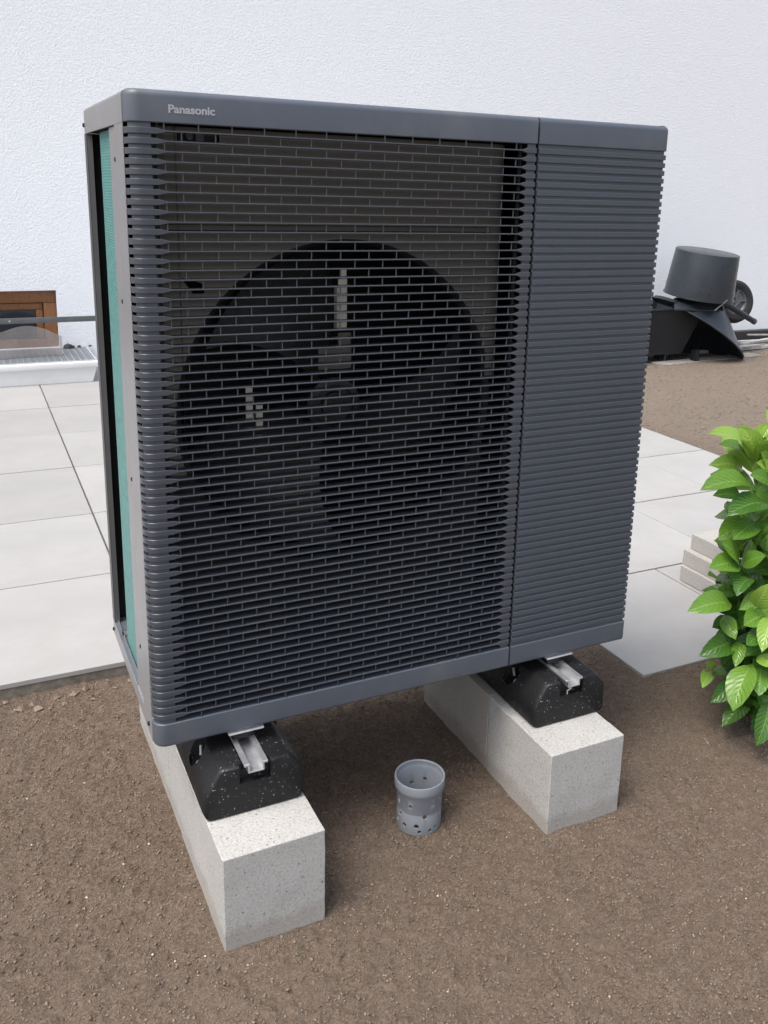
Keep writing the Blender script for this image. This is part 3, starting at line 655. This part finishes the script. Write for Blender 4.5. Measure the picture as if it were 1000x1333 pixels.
# motor bracket: only its lit pieces, their brightness put into the colour
mbk = MB().box(.3245, .3260, .055, .069, .650, .722).box(.3280, .3430, .059, .0605, .650, .732).box(.3330, .3420, .059, .0605, .7325, .750)
U(MB().box(.296, .353, .063, .065, .585, .622).box(.329, .351, .061, .0625, .6225, .645), 'motor_plate', M['inner'])
U(mbk, 'motor_bracket', M['strut'])
U(cyl((FX, .245, FZ), (0, 1, 0), .048, .05, 28), 'motor', M['hub'])
U(MB().box(.173, .184, .059, .061, .515, .565).box(.189, .200, .059, .061, .500, .535), 'bracket_arm', M['strut'])
# support plates under the unit
for x in (.150, .779):
    U(MB().box(x-.032, x+.028, .004, .405, -.0085, -.0045).box(x-.03, x+.026, .012, .40, -.0044, .0028), 'mounting_bracket', M['galv'], bevel=.0008, seg=1)
    U(MB().box(x-.022, x+.014, .018, .39, -.0270, -.0088), 'damper', M['black'])
# name on the front
tcv = bpy.data.curves.new('lettering', 'FONT'); tcv.body = 'Panasonic'; tcv.size = 1; tcv.extrude = .004; tcv.offset = .034
to = bpy.data.objects.new('lettering', tcv); COL.objects.link(to)
tme = bpy.data.meshes.new_from_object(to.evaluated_get(bpy.context.evaluated_depsgraph_get())); bpy.data.objects.remove(to)
P = np.array([v.co[:] for v in tme.vertices]); mn, mx = P.min(0), P.max(0)
sx_ = (.1208-.0572)/(mx[0]-mn[0]); sz_ = .0112/(mx[1]-mn[1])
for v in tme.vertices: v.co = ((v.co.x-mn[0])*sx_, -v.co.z*.04-.0003, (v.co.y-mn[1])*sz_)
link('lettering', tme, M['text'], hp, (.0572, 0, 1.2530))['label'] = 'pale grey maker name lettering on the dark top panel'

# ------------------------------------------------------------------ pale stone blocks stacked behind the shrub
for (x, y0, y1, z, lb_) in ((1.668, .30, .628, T+.0006, 'bottom block of the three pale stones stacked on the paving behind the shrub'),
                           (1.678, .30, .633, T+.0490, 'middle block of the three pale stones stacked on the paving behind the shrub'),
                           (1.700, .30, .628, T+.0974, 'top block of the three pale stones stacked on the paving behind the shrub')):
    o = stone_block('paving_stone', .155, 0, y1-y0, .048, lb_, x, .0, M['stone3'], y0, int(z*1000)); o.location.z = z; o['group'] = 'stones stacked behind the shrub'

# ------------------------------------------------------------------ black tubs and barrow by the wall
c0 = Vector((4.862, 4.05, .425)); rot = Matrix.Rotation(math.radians(9), 4, Vector((.85, -.5, 0)).normalized()) @ Matrix.Rotation(math.radians(7), 4, 'Y') @ Matrix.Rotation(math.radians(-1.5), 4, 'X')
m4 = Matrix.Translation(c0) @ rot
o = put(MB().lathe([(.0005, .345), (.234, .345), (.2375, .3435), (.2385, .341), (.262, .010), (.268, .008), (.268, 0), (.256, 0), (.254, .008), (.230, .325), (.0005, .330)], 64, m4, closed=False), 'mortar_bucket', M['bk'])
tag(o, 'round black plastic bucket upside down on top of the tipped tub by the wall', 'bucket')
# tipped tub: open flared shell resting on the ground
rows = []; cx, cy = 4.885, 4.07
def shell(t, u, off=0):
    a = math.radians(t); r_ = .175+.20*u-off
    return (cx+.06*u+r_*math.cos(a), cy+r_*math.sin(a)*.8, .43-(.51)*u*LOW(t))
def LOW(t):                                               # how far down the rim reaches in each direction
    t = (t+180) % 360-180                                 # front-left is cut high, right reaches the ground
    return .10+.90*(0.5+.5*math.cos(math.radians(t+8)))**1.1 if -172 < t < 0 else 1.0 if t < 90 else .97
for off in (0, .005):
    mb_rows = [[shell(t, u/14, off) for t in range(-180, 181, 6)] for u in range(15)]
    if off == 0: tb = MB().grid(mb_rows)
    else: tb.grid(mb_rows)
o = root('tipped_tub', 'black plastic tub with a curved rim tipped on its side below the round bucket', 'tub', (4.97, 4.07, -.07))
put(tb, 'shell', M['bk'], o)
rim = [shell(t, 1.0, .0025) for t in range(-180, 181, 6)]; put(MB().tube(rim, .007, 6, cap=False), 'rim', M['bk'], o)
put(MB().box(4.78, 5.16, 3.95, 4.19, .395, .425), 'tub_floor', M['bk2'], o, bevel=.01)
put(MB().tube([(4.80, 3.80, .345), (4.90, 3.78, .425)], .006, 6), 'handle', M['rim'], o)
# wheelbarrow: tray at the left, leaning wheel and tube at the right
wb = root('wheelbarrow', 'black wheelbarrow by the white wall with its wheel sticking out behind the buckets', 'wheelbarrow', (4.7, 4.2, -.07))
tr = MB().add([(4.20,4.02,-.01),(4.72,4.02,-.01),(4.72,4.42,-.01),(4.20,4.42,-.01),(4.10,3.96,.34),(4.86,3.96,.34),(4.86,4.50,.34),(4.10,4.50,.34)], [(0,3,2,1),(0,1,5,4),(1,2,6,5),(2,3,7,6),(3,0,4,7)])
tr.add([(4.22,4.04,.0),(4.70,4.04,.0),(4.70,4.40,.0),(4.22,4.40,.0),(4.12,3.98,.341),(4.84,3.98,.341),(4.84,4.48,.341),(4.12,4.48,.341)], [(0,1,2,3),(0,4,5,1),(1,5,6,2),(2,6,7,3),(3,7,4,0)])
put(tr, 'tray', M['bk2'], wb); put(MB().tube([(4.10,3.96,.342),(4.86,3.96,.342),(4.86,4.50,.342),(4.10,4.50,.342),(4.10,3.96,.342)], .011, 8), 'tray_rim', M['bk2'], wb)
put(MB().lathe([(.0005, 0), (.10, 0), (.13, .02), (.10, .045), (.0005, .05)], 24, Matrix.Translation((4.60, 4.1, .36)) @ Matrix.Rotation(.3, 4, 'Y'), closed=False), 'lid', M['bk2'], wb)
put(MB().add([(4.50,3.90,.345),(4.95,3.86,.33),(5.02,3.98,.42),(4.62,4.05,.41),(4.50,3.90,.352),(4.95,3.86,.337),(5.02,3.98,.427),(4.62,4.05,.417)], [(0,3,2,1),(4,5,6,7),(0,1,5,4),(1,2,6,5),(2,3,7,6),(3,0,4,7)]), 'flap', M['bk'], wb)
put(MB().box(4.80, 4.84, 3.95, 4.0, -.07, .02), 'tray_foot', M['bk2'], wb)
wm = Matrix.Translation((5.43, 4.24, .345)) @ Matrix.Rotation(math.radians(-8), 4, 'Z') @ Matrix.Rotation(math.radians(80), 4, 'X')
wh = put(MB().lathe([(.0005, -.035), (.028, -.035), (.03, -.02), (.085, -.014), (.095, -.025), (.103, -.028), (.106, -.020), (.106, .020), (.103, .028), (.095, .025), (.085, .014), (.03, .02), (.028, .035), (.0005, .035)], 40, wm, closed=False), 'wheel', M['rim'], wb)
put(MB().lathe([(.100, -.026), (.118, -.038), (.150, -.040), (.172, -.026), (.178, 0), (.172, .026), (.150, .040), (.118, .038), (.100, .026)], 48, wm), 'tyre', M['tyre'], wh)
for k in range(5):
    a = 2*math.pi*k/5; put(MB().tube([wm @ Vector((.03*math.cos(a), .03*math.sin(a), s_*.022)) for s_ in (1, 1)][:1]+[wm @ Vector((.095*math.cos(a), .095*math.sin(a), .022))], .009, 6), 'spoke', M['rim'], wh)
put(MB().tube([(4.84, 4.02, .44), (5.12, 3.98, .35), (5.385, 3.97, .225)], [.022, .024, .022], 12), 'frame_tube', M['bk'], wb)
put(MB().tube([(5.386, 3.97, .2245), (5.405, 3.969, .215)], .024, 12), 'end_cap', M['rim'], wb)
put(MB().tube([(5.17, 3.98, .34), (5.43, 4.18, .345)], .010, 8), 'axle', M['rim'], wb)
# board and odds along the wall
def plank(x0, y0, x1, y1, z, wdt, th, mat, name, label, cat):
    d = Vector((x1-x0, y1-y0, 0)).normalized(); n_ = Vector((-d.y, d.x, 0))*wdt/2; a_, b_ = Vector((x0, y0, z)), Vector((x1, y1, z)); t_ = Vector((0, 0, th))
    m_ = MB().add([a_-n_, b_-n_, b_+n_, a_+n_, a_-n_+t_, b_-n_+t_, b_+n_+t_, a_+n_+t_], [(0,3,2,1),(4,5,6,7),(0,1,5,4),(1,2,6,5),(2,3,7,6),(3,0,4,7)])
    return tag(put(m_, name, mat, bevel=.003, seg=1), label, cat)
plank(4.45, 3.97, 5.55, 4.06, -.083, .13, .018, M['plank'], 'board', 'weathered board lying on the soil under the black tubs', 'board')
plank(5.1, 4.28, 7.3, 4.40, -.078, .07, .03, M['lath'], 'batten', 'pale batten lying lengthwise at the foot of the wall', 'batten')
plank(5.3, 4.43, 7.4, 4.36, -.046, .04, .025, M['lath'], 'batten', 'thin pale batten laid across the longer one by the wall', 'batten')
plank(5.55, 4.22, 6.6, 4.52, -.020, .035, .02, M['lath'], 'batten', 'short pale batten lying askew on top of the pile by the wall', 'batten')
plank(5.9, 4.50, 6.9, 4.25, .001, .025, .015, M['plank'], 'batten', 'dark thin batten crossing the pile at the foot of the wall', 'batten')
plank(4.2, 4.60, 8.5, 4.60, -.085, .07, .115, M['memb'], 'plinth_strip', 'dark membrane strip along the foot of the white wall', 'plinth strip')

# ------------------------------------------------------------------ glossy evergreen shrub
def leaf_mesh(name, L=1, Wd=.40, droop=.22, fold=.10, seed=0):
    rs = random.Random(seed); nu, nv = 9, 5; P = []; UV = []
    for i in range(nu):
        u = i/(nu-1); wd = Wd*(math.sin(math.pi*min(1, u**1.12))**.72 if 0 < u < 1 else .0)*(1-.12*u)+(.012 if i == 0 else .004)
        row = []
        for j in range(nv):
            v = j/(nv-1)*2-1
            z = -droop*(u**1.8)+.10*math.sin(u*3.1)+fold*wd*(abs(v)**1.3)*1.6+.018*math.sin(u*9+seed+v*2)*(abs(v)); row.append((u*L, v*wd/2, z))
            UV.append((u, .5+v/2))
        P.append(row)
    me = bpy.data.meshes.new(name); vs = [p for r_ in P for p in r_]; fs = [(i*nv+j, (i+1)*nv+j, (i+1)*nv+j+1, i*nv+j+1) for i in range(nu-1) for j in range(nv-1)]
    me.from_pydata(vs, [], fs); uvl = me.uv_layers.new(name='UVMap')
    for lp in me.loops: uvl.data[lp.index].uv = UV[lp.vertex_index]
    me.polygons.foreach_set('use_smooth', [True]*len(me.polygons)); me.update(); return me
LM = {}
for key, mat in (('leafdark', M['leafdark']), ('leafmid', M['leafmid']), ('leafyoung', M['leafyoung'])):
    LM[key] = []
    for s_, (w_, d_, fo) in enumerate(((.56, .14, .08), (.50, .24, .12), (.60, .06, .06), (.52, .34, .10))):
        me = leaf_mesh('leaf', 1, w_, d_, fo, s_); me.materials.append(mat); LM[key].append(me)
sr = root('laurel_shrub', 'glossy green evergreen shrub growing at the right edge beside the paving', 'shrub', (1.42, .02, 0))
def place_leaf(b, t, tone, scale=1.0, up=None):
    b, t = Vector(b), Vector(t); d = t-b; L = d.length*scale*1.06; d.normalize()
    up = up or Vector((random.uniform(-.75, .1), random.uniform(-.95, -.15), .85)).normalized()
    y_ = up.cross(d); 
    if y_.length < .2: y_ = Vector((1, 0, 0)).cross(d)
    y_.normalize(); z_ = d.cross(y_)
    # compensate droop so that the tip lands on the target
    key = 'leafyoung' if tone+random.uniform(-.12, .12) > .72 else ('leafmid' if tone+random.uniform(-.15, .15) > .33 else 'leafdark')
    k = random.choice(LM[key]); o = bpy.data.objects.new('leaf', k); COL.objects.link(o); o.parent = sr
    d2 = (d+z_*.22).normalized(); z2 = d2.cross(y_).normalized()
    o.matrix_local = Matrix.Translation(b-wpos(sr)) @ Matrix(((d2.x, y_.x, z2.x, 0), (d2.y, y_.y, z2.y, 0), (d2.z, y_.z, z2.z, 0), (0, 0, 0, 1))) @ Matrix.Scale(L, 4)
    return o
LEAVES = [(1.342, 0.107, 0.607, 1.235, 0.124, 0.659, 1.0),
 (1.382, 0.143, 0.602, 1.31, 0.142, 0.655, 1.0),
 (1.384, 0.141, 0.601, 1.379, 0.111, 0.669, 1.0),
 (1.357, 0.144, 0.561, 1.27, 0.142, 0.582, 1.0),
 (1.298, 0.055, 0.551, 1.174, 0.068, 0.557, 0.7),
 (1.343, 0.12, 0.492, 1.258, 0.118, 0.516, 0.1),
 (1.319, 0.024, 0.519, 1.207, 0.024, 0.503, 0.4),
 (1.353, 0.048, 0.542, 1.275, 0.046, 0.579, 0.7),
 (1.379, 0.073, 0.553, 1.312, 0.067, 0.598, 0.8),
 (1.323, 0.074, 0.458, 1.226, 0.064, 0.433, 0.35),
 (1.308, 0.039, 0.472, 1.224, 0.021, 0.442, 0.5),
 (1.257, 0.029, 0.385, 1.183, 0.03, 0.441, 0.5),
 (1.261, 0.027, 0.385, 1.257, -0.004, 0.451, 0.5),
 (1.251, 0.021, 0.386, 1.16, 0.017, 0.395, 0.5),
 (1.257, 0.018, 0.388, 1.275, -0.033, 0.424, 0.6),
 (1.264, -0.003, 0.366, 1.202, -0.03, 0.344, 0.4),
 (1.221, 0.003, 0.31, 1.112, 0.007, 0.313, 0.4),
 (1.248, 0.048, 0.315, 1.178, 0.043, 0.355, 0.4),
 (1.307, 0.04, 0.433, 1.308, 0.001, 0.479, 0.5),
 (1.265, 0.04, 0.233, 1.196, 0.026, 0.246, 0.2),
 (1.227, 0.024, 0.272, 1.212, -0.029, 0.243, 0.4),
 (1.244, 0.0, 0.219, 1.145, -0.005, 0.209, 0.2),
 (1.245, -0.012, 0.22, 1.203, -0.048, 0.198, 0.4),
 (1.229, -0.067, 0.2, 1.156, -0.102, 0.128, 0.3),
 (1.245, -0.078, 0.191, 1.204, -0.119, 0.154, 0.4),
 (1.253, -0.101, 0.123, 1.191, -0.139, 0.063, 0.2),
 (1.288, -0.021, 0.06, 1.206, -0.035, 0.047, 0.1),
 (1.268, 0.004, 0.113, 1.185, -0.012, 0.092, 0.3),
 (1.217, 0.035, 0.13, 1.168, 0.005, 0.122, 0.9),
 (1.216, 0.036, 0.131, 1.179, 0.014, 0.173, 0.9),
 (1.222, 0.033, 0.132, 1.216, -0.012, 0.145, 0.6),
 (1.281, -0.012, 0.324, 1.213, -0.032, 0.316, 0.8),
 (1.313, -0.026, 0.291, 1.235, -0.037, 0.298, 0.4),
 (1.271, -0.049, 0.297, 1.19, -0.063, 0.287, 0.3),
 (1.26, -0.075, 0.307, 1.203, -0.111, 0.262, 1.0),
 (1.254, -0.063, 0.26, 1.186, -0.081, 0.258, 0.4),
 (1.282, -0.064, 0.222, 1.206, -0.075, 0.234, 0.3),
 (1.264, 0.014, 0.345, 1.209, -0.012, 0.34, 0.3),
 (1.239, -0.049, 0.322, 1.235, -0.08, 0.389, 0.9),
 (1.38, 0.148, 0.575, 1.295, 0.152, 0.62, 0.6),
 (1.348, 0.101, 0.473, 1.341, 0.068, 0.53, 0.3),
 (1.328, 0.072, 0.337, 1.262, 0.051, 0.329, 0.1),
 (1.308, 0.068, 0.286, 1.237, 0.057, 0.304, 0.1),
 (1.307, 0.065, 0.192, 1.235, 0.05, 0.194, 0.1),
 (1.311, 0.05, 0.149, 1.242, 0.03, 0.136, 0.1),
 (1.269, -0.053, 0.117, 1.257, -0.11, 0.078, 0.1),
 (1.309, -0.013, 0.124, 1.243, -0.035, 0.113, 0.1),
 (1.351, 0.1, 0.601, 1.357, 0.058, 0.647, 0.9),
 (1.296, 0.02, 0.424, 1.301, -0.024, 0.461, 0.5),
 (1.224, -0.081, 0.224, 1.224, -0.133, 0.224, 0.7)]
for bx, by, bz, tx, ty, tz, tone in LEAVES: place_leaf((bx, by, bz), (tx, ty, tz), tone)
# whorls on stems fill the body of the shrub behind the leading leaves
rs = random.Random(11)
stems = [((1.36, .03, 0), (1.37, .12, .62)), ((1.42, .00, 0), (1.44, .10, .66)), ((1.34, .02, 0), (1.32, .09, .45)), ((1.38, -.02, 0), (1.35, .04, .30)), ((1.48, .02, 0), (1.55, .06, .70)),
         ((1.52, -.04, 0), (1.62, .00, .66)), ((1.46, -.08, 0), (1.50, -.07, .50)), ((1.56, .06, 0), (1.70, .12, .60)), ((1.36, -.02, 0), (1.34, .02, .18)), ((1.60, -.06, 0), (1.78, -.02, .52)), ((1.44, -.04, 0), (1.44, -.02, .58))]
for b_, t_ in stems:
    b_, t_ = Vector(b_), Vector(t_); pts = []
    for k in range(9):
        u = k/8; pts.append(b_.lerp(t_, u)+Vector((.015*math.sin(u*5+b_.x*40), .012*math.cos(u*4+b_.x*30), 0)))
    put(MB().tube(pts, [.0065-.0035*k/8 for k in range(9)], 7), 'stem', M['stem'], sr)
    n = max(4, int(t_.z/.044))
    for q in range(n):
        u = .12+.88*(q+rs.random()*.5)/n; p = b_.lerp(t_, min(u, 1)); th = rs.random()*6.28; cnt = 4 if u < .85 else 5
        for k in range(cnt):
            a = th+k*2*math.pi/cnt+rs.uniform(-.35, .35); ln = rs.uniform(.080, .115)*(1 if u < .9 else .85)
            el = rs.uniform(-.25, .35) if u < .85 else rs.uniform(.2, .95)
            tip = p+Vector((math.cos(a)*math.cos(el), math.sin(a)*math.cos(el), math.sin(el)))*ln
            if tip.x < 1.305-.05*(tip.z < .3) : continue
            if tip.z < .02: tip.z = .03
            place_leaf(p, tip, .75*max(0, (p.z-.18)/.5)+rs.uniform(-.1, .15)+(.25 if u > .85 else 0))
